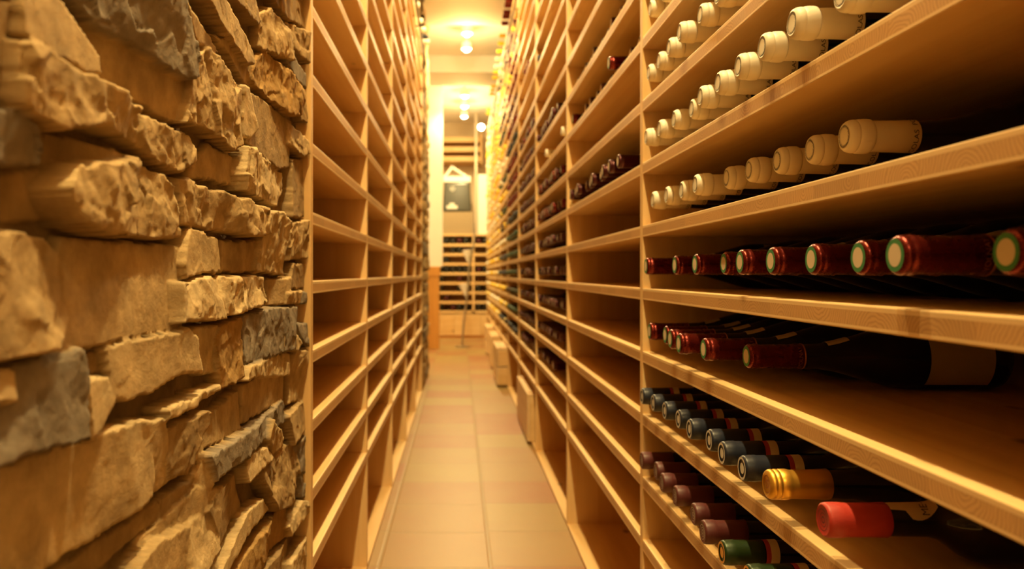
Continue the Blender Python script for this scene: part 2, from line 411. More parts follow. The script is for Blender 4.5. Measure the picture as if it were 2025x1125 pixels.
TR = [  # (outline in the photograph, protrusion in m, roughness, colour)
    ([(-30, -10), (22, 0), (10, 200), (-30, 215)], .012, .2, BROWN),
    ([(24, -15), (112, -15), (150, 25), (215, 105), (220, 150), (190, 152), (140, 125), (60, 92), (22, 78)], .014, .1, TAN),
    ([(22, 76), (75, 82), (140, 127), (210, 162), (330, 240), (395, 265), (408, 320), (370, 345), (330, 325), (280, 287), (200, 252), (110, 260), (22, 212)], .018, .95, TAN),
    ([(115, -15), (150, 10), (300, 75), (385, 150), (368, 240), (330, 243), (215, 165), (150, 25)], .0, .0, TAN),
    ([(150, -15), (352, -15), (386, 85), (386, 156), (365, 160), (290, 100), (205, 50)], .016, .7, GREY),
    ([(352, -10), (402, 50), (444, 108), (430, 108), (386, 80)], .014, .1, TAN),
    ([(388, -15), (440, -15), (515, 105), (513, 132), (496, 128), (440, 60)], .015, .25, TAN),
    ([(445, -15), (510, -15), (524, 45), (514, 52), (470, 10)], .013, .3, BROWN),
    ([(520, 30), (540, 12), (570, 55), (576, 122), (550, 112), (522, 95)], .012, .9, TAN),
    ([(528, -15), (600, -15), (606, 60), (570, 40)], .008, .4, BROWN),
    ([(572, 40), (607, 60), (606, 130), (580, 90)], .012, .8, BROWN),
    ([(390, 105), (415, 88), (440, 112), (475, 165), (482, 200), (482, 290), (465, 302), (440, 277), (400, 252), (366, 245), (380, 168)], .015, 1., TAN),
    ([(400, 60), (470, 90), (513, 135), (512, 180), (485, 165), (444, 112)], .002, .0, TAN),
    ([(482, 165), (492, 172), (513, 258), (500, 274), (483, 275)], .012, .1, PALE),
    ([(490, 178), (515, 188), (577, 240), (570, 332), (550, 338), (485, 284)], .005, .15, BROWN),
    ([(514, 118), (530, 95), (570, 135), (596, 180), (590, 232), (570, 230), (530, 188), (507, 160)], .012, .9, RUST),
    ([(566, 80), (606, 148), (606, 178), (590, 162), (566, 120)], .014, .15, GREY),
    ([(592, 170), (612, 180), (614, 250), (596, 240)], .010, .7, BROWN),
    ([(575, 240), (600, 258), (616, 300), (600, 312), (574, 286)], .014, .8, TAN),
    ([(575, 312), (612, 316), (612, 430), (572, 432)], .006, .3, BROWN),
    ([(480, 286), (500, 290), (568, 341), (570, 380), (552, 410), (474, 378), (473, 345)], .012, .9, PALE),
    ([(410, 282), (476, 315), (476, 372), (372, 350)], .001, .05, TAN),
    ([(-30, 200), (50, 220), (86, 258), (86, 330), (60, 336), (-30, 330)], .015, .5, GREY),
    ([(86, 262), (120, 265), (292, 322), (150, 330), (112, 370), (112, 442), (-30, 442), (-30, 338), (86, 336)], -.001, .05, BROWN),
    ([(115, 368), (150, 322), (270, 310), (332, 336), (360, 365), (374, 440), (375, 470), (358, 476), (200, 466), (150, 450), (122, 402)], .017, 1., TAN),
    ([(-30, 448), (112, 460), (140, 500), (142, 560), (152, 640), (100, 700), (-30, 722)], .012, .5, TAN),
    ([(130, 466), (362, 482), (357, 650), (180, 690), (60, 708)], .004, .1, TAN),
    ([(368, 350), (382, 350), (526, 410), (526, 465), (500, 470), (376, 446)], .015, .95, TAN),
    ([(374, 455), (384, 448), (441, 472), (441, 540), (363, 550), (360, 520)], .008, .25, TAN),
    ([(441, 475), (514, 472), (512, 542), (441, 540)], .0, .0, TAN),
    ([(524, 412), (560, 420), (573, 440), (570, 546), (513, 536), (520, 480)], .012, .7, PALE),
    ([(575, 438), (611, 434), (610, 512), (578, 516)], .012, .9, TAN),
    ([(578, 520), (611, 518), (602, 573), (572, 572)], .008, .3, BROWN),
    ([(356, 556), (420, 545), (530, 545), (538, 597), (500, 616), (430, 636), (355, 640)], .017, .95, PALE),
    ([(536, 550), (570, 547), (567, 602), (538, 606)], .004, .1, TAN),
    ([(570, 575), (598, 572), (596, 602), (568, 604)], .012, .4, TAN),
    ([(599, 576), (614, 574), (614, 602), (598, 602)], .012, .4, GREY),
    ([(160, 695), (226, 678), (232, 720), (222, 742), (168, 742)], .0, .0, BROWN),
    ([(224, 682), (366, 648), (381, 665), (392, 738), (352, 742), (305, 780), (262, 798), (236, 796)], .014, .12, PALE),
    ([(368, 650), (432, 638), (442, 742), (398, 742)], .006, .1, PALE),
    ([(430, 668), (446, 640), (478, 625), (482, 700), (478, 752), (440, 772)], .013, .9, RUST),
    ([(480, 625), (540, 606), (587, 604), (582, 692), (530, 712), (484, 722)], .011, .6, GREY),
    ([(564, 655), (580, 640), (600, 680), (590, 697), (564, 692)], .014, .6, PALE),
    ([(589, 634), (611, 638), (615, 692), (600, 680)], .013, .6, GREY),
    ([(-30, 718), (36, 722), (37, 800), (-30, 812)], .016, .2, PALE),
    ([(36, 716), (165, 688), (177, 760), (167, 872), (100, 892), (-30, 940), (-30, 800)], .014, .6, GREY),
    ([(168, 742), (222, 742), (242, 802), (200, 852), (176, 874)], .010, .15, PALE),
    ([(-30, 942), (270, 822), (287, 860), (292, 920), (292, 985), (200, 1062), (100, 1140), (-30, 1140)], .004, .1, PALE),
    ([(274, 828), (322, 822), (348, 950), (300, 993), (286, 930)], .008, .12, PALE),
    ([(328, 802), (380, 785), (441, 754), (440, 776), (332, 836)], .015, .7, PALE),
    ([(326, 850), (412, 808), (412, 842), (377, 942), (348, 947)], .015, .6, BROWN),
    ([(400, 830), (472, 768), (477, 852), (402, 892), (378, 932)], .004, .2, TAN),
    ([(478, 760), (502, 744), (562, 742), (562, 792), (478, 842)], .002, .05, TAN),
    ([(484, 722), (580, 694), (582, 745), (500, 748), (478, 758)], .013, .7, PALE),
    ([(584, 692), (616, 690), (616, 790), (580, 800)], .008, .4, TAN),
    ([(404, 900), (530, 824), (571, 788), (577, 832), (530, 872), (418, 952)], .013, .5, GREY),
    ([(383, 962), (405, 900), (419, 912), (420, 962), (400, 972)], .011, .6, TAN),
    ([(534, 826), (560, 850), (567, 882), (545, 902), (528, 872)], .010, .8, TAN),
    ([(570, 822), (606, 788), (612, 845), (580, 882)], .011, .3, TAN),
    ([(484, 922), (500, 894), (540, 880), (547, 907), (488, 958)], .015, .5, PALE),
    ([(425, 965), (471, 928), (488, 1000), (480, 1018), (450, 1048), (430, 1087), (398, 1010)], .009, .25, BROWN),
    ([(296, 1062), (384, 960), (430, 962), (420, 1002), (380, 1032), (310, 1072), (262, 1122)], .006, .2, TAN),
    ([(262, 1140), (310, 1072), (380, 1032), (376, 1140)], .015, .15, TAN),
    ([(379, 1036), (426, 980), (442, 1002), (432, 1087), (400, 1140), (374, 1140)], .016, .4, PALE),
    ([(424, 1130), (490, 1008), (531, 984), (544, 1010), (490, 1062), (440, 1140)], .016, .2, PALE),
    ([(518, 902), (592, 868), (592, 932), (572, 1002), (544, 1012), (520, 955)], .010, .9, BROWN),
    ([(438, 1140), (545, 1016), (577, 988), (572, 1062), (498, 1140)], .008, .5, RUST),
    ([(500, 1140), (577, 1060), (577, 1140)], .005, .3, BROWN),
    ([(574, 1042), (602, 988), (619, 990), (612, 1012), (580, 1062)], .015, .7, PALE),
    ([(575, 1112), (614, 1052), (619, 1102), (602, 1140), (575, 1140)], .015, .5, PALE),
    ([(582, 885), (612, 850), (616, 985), (596, 985), (592, 930)], .008, .7, GREY),
    ([(300, 995), (348, 955), (384, 950), (380, 965), (200, 1140), (110, 1140)], .000, .1, BROWN),
]

YE = 1.288                                        # where the stone ends and the shelving begins
traced = [px_stone(*t) for t in TR]
Zlo, Zhi = H - .52, H + .50
rs = random_stones(-1.6, YE, 0, CEIL, 21)
fine = stone_field(.36, YE, Zlo, Zhi, .0018, traced + rs, 5, len(traced))
p0 = field_arrays(*fine, WX)
parts = [p0]
for (a, b, c, d) in ((.36, YE, 0, Zlo), (.36, YE, Zhi, CEIL), (-1.6, .36, 0, CEIL)):
    parts.append(field_arrays(*stone_field(a, b, c, d, .008, rs, 9), WX))
body = MB(); body.box(-.62, WX - .011, -1.6, YE, 0, CEIL)
tag(link('wall_left', field_mesh('wall_left', parts, M['stone'], body)), kind='structure')
# stone pier where the shelving ends
P0, P1 = 5.275, 6.2
rs2 = random_stones(P0, P1, 0, CEIL, 33)
pts2 = [field_arrays(*stone_field(P0, P1, 0, CEIL, .01, rs2, 14), -.236)]
body = MB(); body.box(-.62, -.236 - .011, P0, P1, 0, CEIL)
tag(link('wall_stone_pier', field_mesh('wall_stone_pier', pts2, M['stone'], body)), kind='structure')

# ------------------------------------------------------------------ room shell
XL, XR, YB, YF = -2.4, .76, -1.62, 10.45
b = MB(); b.box(XL, XR, YB, YF, -.1, 0); structure('floor', b, M['floor'])
b = MB(); b.box(XL, XR, YB, YF, CEIL, CEIL + .1); structure('ceiling', b, M['plaster'])
b = MB(); b.box(XR, XR + .1, YB, YF, 0, CEIL); structure('wall_right', b, M['warmwall'])
b = MB(); b.box(-.75, -.63, YB, P1, 0, CEIL); structure('wall_behind_shelving', b, M['warmwall'])
b = MB(); b.box(XL - .1, XL, YB, YF, 0, CEIL); structure('wall_far_left', b, M['plaster'])
b = MB(); b.box(XL, XR, YF, YF + .1, 0, CEIL); structure('wall_end', b, M['warmwall'])
b = MB(); b.box(XL, XR, YB - .1, YB, 0, CEIL); structure('wall_back', b, M['plaster'])
b = MB(); b.box(-1.1, -.165, 8.27, 8.42, H + .0775, CEIL); structure('wall_white_pier', b, M['plaster'])
b = MB(); b.box(-1.1, -.2, 8.26, 8.42, 0, H - .02); b.box(-1.1, -.19, 8.25, 8.42, H - .02, H + .0775); structure('trim_1', b, M['oak'], .002)
for i, (a, c) in enumerate(((5.0, 5.85), (7.22, 7.74))):
    b = MB(); b.box(-.63, XR, a, c, CEIL - .15, CEIL); structure('ceiling_beam' + ('' if i == 0 else '.%03d' % i), b, M['plaster'], .004)

# ------------------------------------------------------------------ shelving
PITCH, TH = .1117, .0205
def rack(name, label, xf, sgn, depth, ys, zoff, ks, ks_top, n_single, mats_seed):
    """XF: front plane; SGN: +1 when the depth runs towards +X; YS: upright positions; ZOFF: height of level 0 against the lens."""
    root = empty(name, (xf, ys[0], 0)); tag(root, label, 'shelving')
    W = .0205
    ztop = H + zoff + PITCH * ks_top
    um = box_mesh('upright', depth, W, ztop - TH, M['upright'])
    for y in ys:
        link('upright', um, root, (sgn * depth / 2, y - ys[0], (ztop - TH) / 2))
    L = ys[1] - ys[0] - W
    sm = box_mesh('shelf', depth - .012, L, TH, M['shelf'])
    cand = []
    for i in range(len(ys) - 1):
        for k in ks:
            z = H + zoff + PITCH * k - TH / 2
            vis = abs(F * (z - H) / ys[i + 1]) < 560
            cand.append((not vis, i, k, z))
    cand.sort(key=lambda c: (c[0], c[1]))
    rest = MB()
    for n, (nv, i, k, z) in enumerate(cand):
        yc = (ys[i] + ys[i + 1]) / 2 - ys[0]
        if n < n_single: link('shelf', sm, root, (sgn * (depth - .012) / 2, yc, z))
        else:
            x0, x1 = sorted((0, sgn * (depth - .012))); rest.box(x0, x1, yc - L / 2, yc + L / 2, z - TH / 2, z + TH / 2)
    if rest.v: tag(link('shelf', rest.mesh('shelves_far', M['shelf']), root), kind='stuff')
    bm_ = box_mesh('bottom_board', depth - .012, L, .012, M['shelf'], .0008)
    for i in range(len(ys) - 1):
        link('bottom_board', bm_, root, (sgn * (depth - .012) / 2, (ys[i] + ys[i + 1]) / 2 - ys[0], .0065))
    LL = ys[-1] - ys[0] + W
    link('top_board', box_mesh('top_board', depth, LL, TH, M['shelf']), root, (sgn * depth / 2, LL / 2 - W / 2, ztop - TH / 2))
    link('back_panel', box_mesh('back_panel', .011, LL, ztop - TH - .002, M['upright'], .0005), root, (sgn * (depth - .0055), LL / 2 - W / 2, (ztop - TH) / 2 + .001))
    # ladder rail along the top front
    rl = MB(); xr = -sgn * .022; zr = H + (1.455 if sgn > 0 else 1.36)
    rl.tube([(xr, .01, zr), (xr, LL - .05, zr)], .007)
    for y in [.02 + j * (LL - .08) / (len(ys) - 1) for j in range(len(ys))]:
        rl.tube([(xr, y, zr), (sgn * .0005, y, zr)], .004, 8)
    link('ladder_rail', rl.mesh('ladder_rail', M['rail']), root)
    return root

XRK, XLK = .328, -.236
YR = [.453 + i for i in range(10)]
YL = [1.301 + .79 * i for i in range(6)]
rack('wine_rack', 'long pine rack of open bays filled with bottles, opposite the stone wall', XRK, 1, .375, YR, .0863, range(-5, 14), 14, 100, 1)
rack('wine_rack', 'empty pine rack of five open bays, adjoining the stone wall', XLK, -1, .36, YL, -.0114, range(-4, 13), 13, 90, 2)
def RZ(k): return H + .0863 + PITCH * k          # top of level k, bottle side
def LZ(k): return H - .0114 + PITCH * k

# ------------------------------------------------------------------ bottles
def profile(kind):
    if kind == 'burgundy':
        return [(.002, .0125), (.06, .0138), (.085, .0150), (.105, .0185), (.125, .0240), (.145, .0300), (.163, .0350), (.178, .0378), (.19, .0386), (.285, .0386), (.293, .0370), (.298, .0320)]
    return [(.002, .0120), (.06, .0138), (.088, .0142), (.097, .0165), (.106, .0225), (.115, .0295), (.124, .0340), (.135, .0362), (.15, .0366), (.288, .0366), (.295, .0350), (.3, .0300)]
def radius_at(kind, x):
    pr = profile(kind)
    for (a, r), (c, q) in zip(pr, pr[1:]):
        if a <= x <= c: return r + (q - r) * (x - a) / (c - a)
    return pr[-1][1]

def patch(kind, outline_fn, x0, x1, a0, a1, lift=.0007, nx=10, na=16, zc=0., mi=0, mb=None):
    """Paper stuck on the glass: X0..X1 along the bottle, angles A0..A1 (0 = towards -Y, 90 = up); outline_fn(t) narrows it."""
    b = mb or MB(); vs, fs = [], []
    for i in range(nx + 1):
        t = i / nx; x = x0 + (x1 - x0) * t; r = radius_at(kind, x) + lift; w = outline_fn(t)
        for j in range(na + 1):
            s = j / na; ang = (a0 + a1) / 2 + (s - .5) * (a1 - a0) * w
            vs.append((x, -r * math.cos(ang), r * math.sin(ang) + zc))
    for i in range(nx):
        for j in range(na):
            q = i * (na + 1) + j; fs.append((q, q + na + 1, q + na + 2, q + 1))
    b.add(vs, fs, mi, True)
    return b

def text_pts(txt, size):
    cu = bpy.data.curves.new('t', 'FONT'); cu.body = txt; cu.size = size; cu.resolution_u = 3
    o = bpy.data.objects.new('t', cu); COL.objects.link(o)
    dg = bpy.context.evaluated_depsgraph_get(); dg.update()
    me = o.evaluated_get(dg).to_mesh()
    v = [(p.co.x, p.co.y) for p in me.vertices]; f = [tuple(p.vertices) for p in me.polygons]
    o.evaluated_get(dg).to_mesh_clear()
    bpy.data.objects.remove(o); bpy.data.curves.remove(cu)
    w = max(p[0] for p in v)
    return v, f, w

def wrap_text(mb, txt, size, x, r, zc, span, start, mi=0):
    """Letters running round the neck, read upwards on the aisle side, tops towards the cork."""
    v, f, w = text_pts(txt, size)
    vs = []
    for tx, ty in v:
        a = start + tx / w * span
        vs.append((x - ty, -r * math.cos(a), r * math.sin(a) + zc))
    mb.add(vs, f, mi)

def ring_text(mb, txt, size, rad, x, zc, span, mi=0):
    v, f, w = text_pts(txt, size); vs = []
    for tx, ty in v:
        a = PI / 2 + PI * .9 - tx / w * span; r = rad + ty     # clockwise seen from the aisle (looking along +X)
        vs.append((x, -r * -math.cos(a), r * math.sin(a) + zc))
    vs = [(p[0], p[1], p[2]) for p in vs]
    mb.add(vs, f, mi)

def disc(mb, r0, r1, x, zc, mi=0, seg=32):
    vs, fs = [], []
    for i in range(seg):
        a = 2 * PI * i / seg
        vs += [(x, r0 * math.cos(a), r0 * math.sin(a) + zc), (x, r1 * math.cos(a), r1 * math.sin(a) + zc)]
    for i in range(seg):
        j = (i + 1) % seg; fs.append((2 * i, 2 * i + 1, 2 * j + 1, 2 * j))
    mb.add(vs, fs, mi)

LIPS = {
    'white': [(.0012, .0075), (.0006, .0098), (0, .0112), (.0008, .0128), (.0030, .0143), (.0065, .0151), (.0082, .0151), (.0090, .0147), (.0098, .0151), (.0118, .0157), (.0150, .0159), (.0190, .0159), (.0215, .0156), (.0224, .0150), (.0230, .0142), (.045, .01445), (.0625, .0150), (.063, .0147)],
    'red': [(.0006, .0110), (0, .0120), (.0006, .0133), (.0022, .0145), (.004, .0149), (.0056, .0146), (.0068, .0144), (.008, .0148), (.0105, .0151), (.013, .0148), (.0145, .0143), (.045, .01435), (.0655, .0150), (.066, .0147)],
    'blue': [(.0006, .0100), (0, .0118), (.001, .0134), (.003, .0141), (.006, .0141), (.0075, .0144), (.014, .0146), (.0165, .0141), (.035, .01425), (.0460, .0146), (.0465, .0143)],
    'gold': [(.0012, .0085), (.0, .0108), (.001, .0132), (.003, .0146), (.0055, .0149), (.0068, .0143), (.0082, .0150), (.0105, .0150), (.0118, .0145), (.013, .0151), (.019, .0152), (.0212, .0147), (.0235, .0141), (.045, .0145), (.0605, .0153), (.061, .0150)],
    'scarlet': [(.0008, .0105), (0, .0128), (.001, .0143), (.003, .0149), (.012, .0150), (.0150, .0148), (.017, .0143), (.042, .0144), (.0530, .0149), (.0535, .0146)],
}
LIPS['pink'] = LIPS['scarlet']; LIPS['green'] = LIPS['blue']; LIPS['yellow'] = LIPS['blue']; LIPS['dark'] = LIPS['red']

MESH = {}
def bottle_meshes(style):
    """STYLE -> [(part name, mesh, [sub-parts])], built once and shared by the copies."""
    if style in MESH: return MESH[style]
    lip, kind, cap = {'white': ('white', 'burgundy', 'cap_white'), 'red': ('red', 'burgundy', 'cap_red'), 'blue': ('blue', 'bordeaux', 'cap_blue'), 'gold': ('gold', 'burgundy', 'cap_gold'),
                      'scarlet': ('scarlet', 'bordeaux', 'cap_scarlet'), 'pink': ('pink', 'bordeaux', 'cap_pink'), 'green': ('green', 'bordeaux', 'cap_green'),
                      'dark': ('dark', 'bordeaux', 'cap_dark'), 'yellow': ('yellow', 'bordeaux', 'cap_yellow')}[style]
    R = .0386 if kind == 'burgundy' else .0366
    g = MB(); g.lathe(profile(kind), 36, off=(0, 0, R))
    glass = g.mesh('glass_body', M['glass_green' if style in ('yellow',) else 'glass'])
    c = MB(); c.lathe(LIPS[lip], 40, off=(0, 0, R))
    capm = c.mesh('capsule', M[cap])
    subs = []
    s = MB()
    if style == 'white':
        disc(s, 0, .0082, .0004, R, 0); disc(s, .0094, .0099, -.0001, R, 1); ring_text(s, 'NICOLAS POTEL NICOLAS POTEL ', .0030, .0080, -.0003, R, 2 * PI, 1)
        subs.append(('seal', s.mesh('seal', [M['embossed'], M['ink']])))
        t = MB()
        wrap_text(t, 'NICOLAS  POTEL  VOLNAY  ', .0062, .0600, .0154, R, 2 * PI, -1.9, 0)
        subs.append(('printed_name', t.mesh('printed_name', M['ink'])))
    elif style in ('red', 'dark'):
        disc(s, 0, .0086, -.0004, R, 0); disc(s, .0086, .0122, -.0003, R, 1)
        subs.append(('seal', s.mesh('seal', [M['paper'], M['ringgreen'] if style == 'red' else M['cap_dark']])))
        if style == 'red':
            t = MB(); t.lathe([(.0638, .0152), (.0643, .0155), (.0652, .0155), (.0657, .0152)], 40, off=(0, 0, R), caps=False)
            wrap_text(t, 'VOLNAY   NICOLAS   VOLNAY   ', .0062, .0610, .0153, R, 2 * PI, -.9, 0)
            subs.append(('printed_band', t.mesh('printed_band', M['gilt'])))
    elif style in ('blue', 'green', 'yellow'):
        disc(s, .0098, .0124, -.0003, R, 0); disc(s, 0, .0060, .0002, R, 0)
        subs.append(('seal', s.mesh('seal', [M['cap_gold'] if style != 'blue' else M['pale']])))
    elif style == 'gold':
        disc(s, .0080, .0088, .0006, R, 0); disc(s, .0030, .0042, .0006, R, 0); ring_text(s, 'W', .008, -.003, .0005, R, .9, 0)
        subs.append(('seal', s.mesh('seal', [M['gilt']])))
    else:
        disc(s, .0088, .0094, -.0002, R, 0); disc(s, .0022, .0030, .0003, R, 0); disc(s, .0055, .006, .0003, R, 0)
        subs.append(('seal', s.mesh('seal', [M['ink'] if style == 'scarlet' else M['pale']])))
    out = [('glass_body', glass, []), ('capsule', capm, subs)]
    if style in ('white', 'red'):
        out.append(('front_label', patch(kind, lambda t: 1, .198, .272, -.9, 1.2, zc=R).mesh('front_label', M['paper']), []))
    if style == 'red':
        out.append(('shoulder_label', patch(kind, lambda t: 1 - .25 * t, .093, .118, .9, 2.2, zc=R).mesh('shoulder_label', M['paper']), []))
    if style in ('blue', 'green'):
        nb = MB(); a1, b1, c1 = (.0472, .0527, .0625)
        nb.lathe([(a1, .0144), (b1, .0146)], 32, off=(0, 0, R), mi=0, caps=False); nb.lathe([(b1, .0146), (c1, .0148)], 32, off=(0, 0, R), mi=1, caps=False)
        out.append(('neck_label', nb.mesh('neck_label', [M['redpaper'], M['paper']]), []))
    if style == 'scarlet':
        pb = patch(kind, lambda t: .55 + .75 * math.sin(PI * min(1, t * 1.02) ** 1.15) ** .8 if t > .35 else .62 + .3 * t, 0.054, .094, .55, 2.5, zc=R)
        n0 = len(pb.v); wrap_text(pb, 'ME·K', .009, .082, .0205, R, .9, .45, 1)
        out.append(('neck_label', pb.mesh('neck_label', [M['paper'], M['ink']]), []))
    if style in ('blue', 'green', 'pink', 'gold', 'scarlet', 'dark', 'yellow'):
        out.append(('front_label', patch(kind, lambda t: 1, .185, .27, -.6, 1.5, zc=R).mesh('front_label', M['paper']), []))
    MESH[style] = out
    return out

PROTO = {}
def copy_thing(src):
    r = src.copy(); COL.objects.link(r)
    for ch in src.children:
        c = ch.copy(); COL.objects.link(c); c.parent = r
        for g in ch.children:
            d = g.copy(); COL.objects.link(d); d.parent = c
    return r
NB = [0]
def bottle(style, x, y, z, label, group, flip=False, yaw=0., roll=0.):
    if style not in PROTO:
        root = empty('wine_bottle')
        for nm, me, subs in bottle_meshes(style):
            o = link(nm, me, root)
            if nm == 'shoulder_label': o['label'] = 'cream shoulder label'
            for n2, m2 in subs: link(n2, m2, o)
        PROTO[style] = root
        o = root
    else: o = copy_thing(PROTO[style])
    o.location = (x, y, z + .0006); o.rotation_euler = (0, 0, (PI if flip else 0) + yaw)
    tag(o, label, 'bottle', group)
    NB[0] += 1
    return o

# -- the bay beside the lens: (level, [(depth, style, pixel column of the cork end or None)], words)
W_ = 'ivory-capped'
near = [
    (3, 'white', [1.41, 1.331], [1285, 1310], 'topmost ivory-capped row'),
    (2, 'white', [1.405, 1.326, 1.247, 1.168, 1.089, 1.01], [1282, 1302, 1322, 1343, 1384, 1418], 'second ivory-capped row from above'),
    (1, 'white', [1.40, 1.32, 1.24, 1.161, 1.082, 1.003, .924, .845, .766, .687], [1277, 1303, 1332, 1367, 1384, 1419, 1459, 1506, 1565, 1661], 'third ivory-capped row from above'),
    (0, 'white', [1.37, 1.291, 1.212, 1.133, 1.054, .975, .896, .817, .738], [1290, 1317, 1347, 1374, 1436, 1480, 1536, 1601, 1669], 'lowest ivory-capped row'),
    (-1, 'red', [1.42, 1.246, 1.138, 1.03, .93, .845, .755, .672, .59, .505], [1277, 1334, 1374, 1431, 1463, 1524, 1604, 1697, 1770, 1990], 'upper red-capped row'),
    (-2, 'red', [1.385, 1.30, 1.22, 1.14, 1.055, .965], [1284, 1315, 1325, 1342, 1391, 1476], 'lower red-capped row'),
    (-3, 'blue', [1.412, 1.337, 1.263, 1.189, 1.115, 1.041, .967, .893, .815, .697], [1269, 1291, 1314, 1341, 1363, 1402, 1427, 1467, 1515, 1627], 'shelf of blue-capped bottles'),
    (-4, 'pink', [1.406, 1.332, 1.257, 1.18, 1.09, 1.015, .94, .862], [1268, 1296, 1308, 1334, 1370, 1389, 1427, 1478], 'shelf of rose-capped bottles'),
]
yawr = random.Random(3)
for k, st, ds, us, words_ in near:
    rr = .0386 if st in ('white', 'red') else .0366
    ds = list(ds); ds[0] = min(ds[0], 1.4427 - rr - .002)
    for i in range(1, len(ds)): ds[i] = min(ds[i], ds[i - 1] - 2 * rr - .0014)
    for i, (d, u) in enumerate(zip(ds, us)):
        s2 = st; lab = None
        if k == -3 and i == 8: s2, lab = 'gold', 'gold-foiled wine bottle beside the blue-capped ones'
        elif k == -3 and i == 9: s2, lab = 'scarlet', 'bright red-capped wine bottle with cream neck label, beside the gold-foiled one'
        elif k == -4 and i == 6: s2, lab = 'green', 'green-capped wine bottle next to the rose-capped row'
        elif k == -4 and i == 7: s2, lab = 'green', 'green-capped wine bottle farthest from the rose-capped row, on the lowest filled shelf'
        if lab is None:
            cw = {'white': 'ivory-capped', 'red': 'red-capped', 'blue': 'blue-capped', 'pink': 'rose-capped'}[st]
            lab = '%s wine bottle, %s from the far upright, in the %s' % (cw, ORD[i + 1], words_)
        X = (u - U0) * d / F
        bottle(s2, X, d, RZ(k), lab, words_ + ' in the first bay', yaw=yawr.uniform(-.002, .002))

# -- second to fourth bays: rows that show
def row(bay, k, n, styles, first=0, gap=.079, skip=(), xo=.333, out={}):
    y1 = YR[bay] - .055                     # bay 1 = the one beside the lens ends at YR[1]
    for i in range(n):
        if i in skip: continue
        st, x = out.get(i, (styles[i % len(styles)], xo))
        d = y1 - (i + first) * gap
        cw = {'white': 'ivory-capped', 'red': 'red-capped', 'dark': 'wine-red-capped', 'green': 'green-capped', 'blue': 'blue-capped', 'yellow': 'yellow-capped', 'pink': 'rose-capped'}[st]
        lab = '%s bottle, %s from the far upright, %s shelf up in the %s bay' % (cw, ORD[i + first + 1], ORD[k + 6], ORD[bay])
        bottle(st, x + yawr.uniform(-.006, .008), d, RZ(k), lab, '%s shelf up in the %s bay' % (ORD[k + 6], ORD[bay]), yaw=yawr.uniform(-.003, .003))
row(2, 1, 10, ['dark'])
row(2, 3, 12, ['dark'], xo=.356, out={0: ('red', .330), 8: ('red', .328)})
row(2, 4, 11, ['dark'], xo=.352)
# third bay
for k, sty, n, sk in ((4, ['dark'], 9, ()), (3, ['white', 'dark'], 12, (0, 1, 2, 3, 5, 6, 7, 8, 9, 11)), (2, ['dark', 'red'], 10, ()), (1, ['red', 'red', 'dark'], 10, ()), (0, ['dark'], 10, ()),
                      (-1, ['dark', 'pink', 'dark'], 11, ()), (-2, ['dark'], 11, ()), (-3, ['dark', 'pink', 'dark', 'dark'], 10, ()), (-4, ['dark'], 8, ())):
    row(3, k, n, sty, skip=sk)
row(3, 7, 1, ['blue'], first=0, xo=.325)
row(4, 8, 3, ['red'], first=4, xo=.325)
# fourth bay
for k in range(-4, 6):
    row(4, k, 11, [['dark'], ['dark', 'red'], ['dark', 'dark', 'dark', 'red']][k % 3])
# bottles lying on top of the right rack with their necks over the aisle
tops = [('red', d) for d in (5.0, 5.09, 5.22, 5.31, 5.45)] + [('yellow', d) for d in (5.73, 5.92, 6.13)] + [('white', 6.35), ('white', 6.58)] + [('yellow', d) for d in (6.76, 6.95, 7.27, 7.42, 7.58, 8.3, 8.5)]
cnt = {}
for st, d in tops:
    cnt[st] = cnt.get(st, 0) + 1
    cw = {'red': 'red-capped', 'yellow': 'yellow-capped', 'white': 'ivory-capped'}[st]
    bottle(st, .288, d, RZ(14), '%s bottle lying on top of the filled rack, %s of its colour from the front' % (cw, ORD[cnt[st]]), 'bottles on top of the filled rack')
for i, (st, d, x) in enumerate((('white', 4.45, -.215), ('white', 4.73, -.21), ('white', 4.9, -.2), ('blue', 5.04, -.19), ('white', 5.15, -.185))):
    bottle(st, x, d, LZ(13), ('%s bottle lying on top of the empty rack' % ('blue-capped' if st == 'blue' else 'ivory-capped')) + (', %s from the front' % ORD[i + 1] if st != 'blue' else ''),
           'bottles on top of the empty rack', flip=True)

# -- the distant bays and the cabinet at the end: too many to count, one object
fb = MB(); fr = random.Random(5)
fm = ['glass', 'cap_dark', 'cap_green', 'cap_yellow', 'cap_white', 'cap_blue', 'cap_red']
def small_bottle(x, y, z, mi):
    fb.lathe([(0, .0120), (.002, .0145), (.02, .0148), (.024, .0142), (.06, .0146)], 12, off=(x, y, z + .0366), mi=mi)
    fb.lathe([(.058, .0138), (.088, .0142), (.106, .0225), (.124, .0340), (.15, .0364), (.29, .0364), (.3, .03)], 12, off=(x, y, z + .0366), mi=0)
PAL = {5: [2, 2, 2, 1, 5], 6: [3, 4, 2, 3, 5], 7: [3, 3, 3, 4], 8: [4, 3, 4, 3], 9: [4, 3, 4, 4]}
for bay in range(5, 10):
    for k in range(-4, 14):
        pal = PAL[bay]
        if bay == 5 and k >= 2: pal = [1, 1, 6, 5]
        if bay == 5 and k >= 7: pal = [1, 6, 3]
        base = fr.choice(pal)
        for i in range(11):
            if fr.random() < .12: continue
            mi = base if fr.random() < .7 else fr.choice(pal)
            small_bottle(.320 + fr.uniform(-.006, .010), YR[bay] - .06 - .079 * i, RZ(k) + .0006, mi)
far = link('wine_bottle', fb.mesh('far_bottles', [M[x] for x in fm]))
tag(far, 'crowded yellow, ivory and dark capped bottles filling the far bays of the rack', 'bottles', kind='stuff')

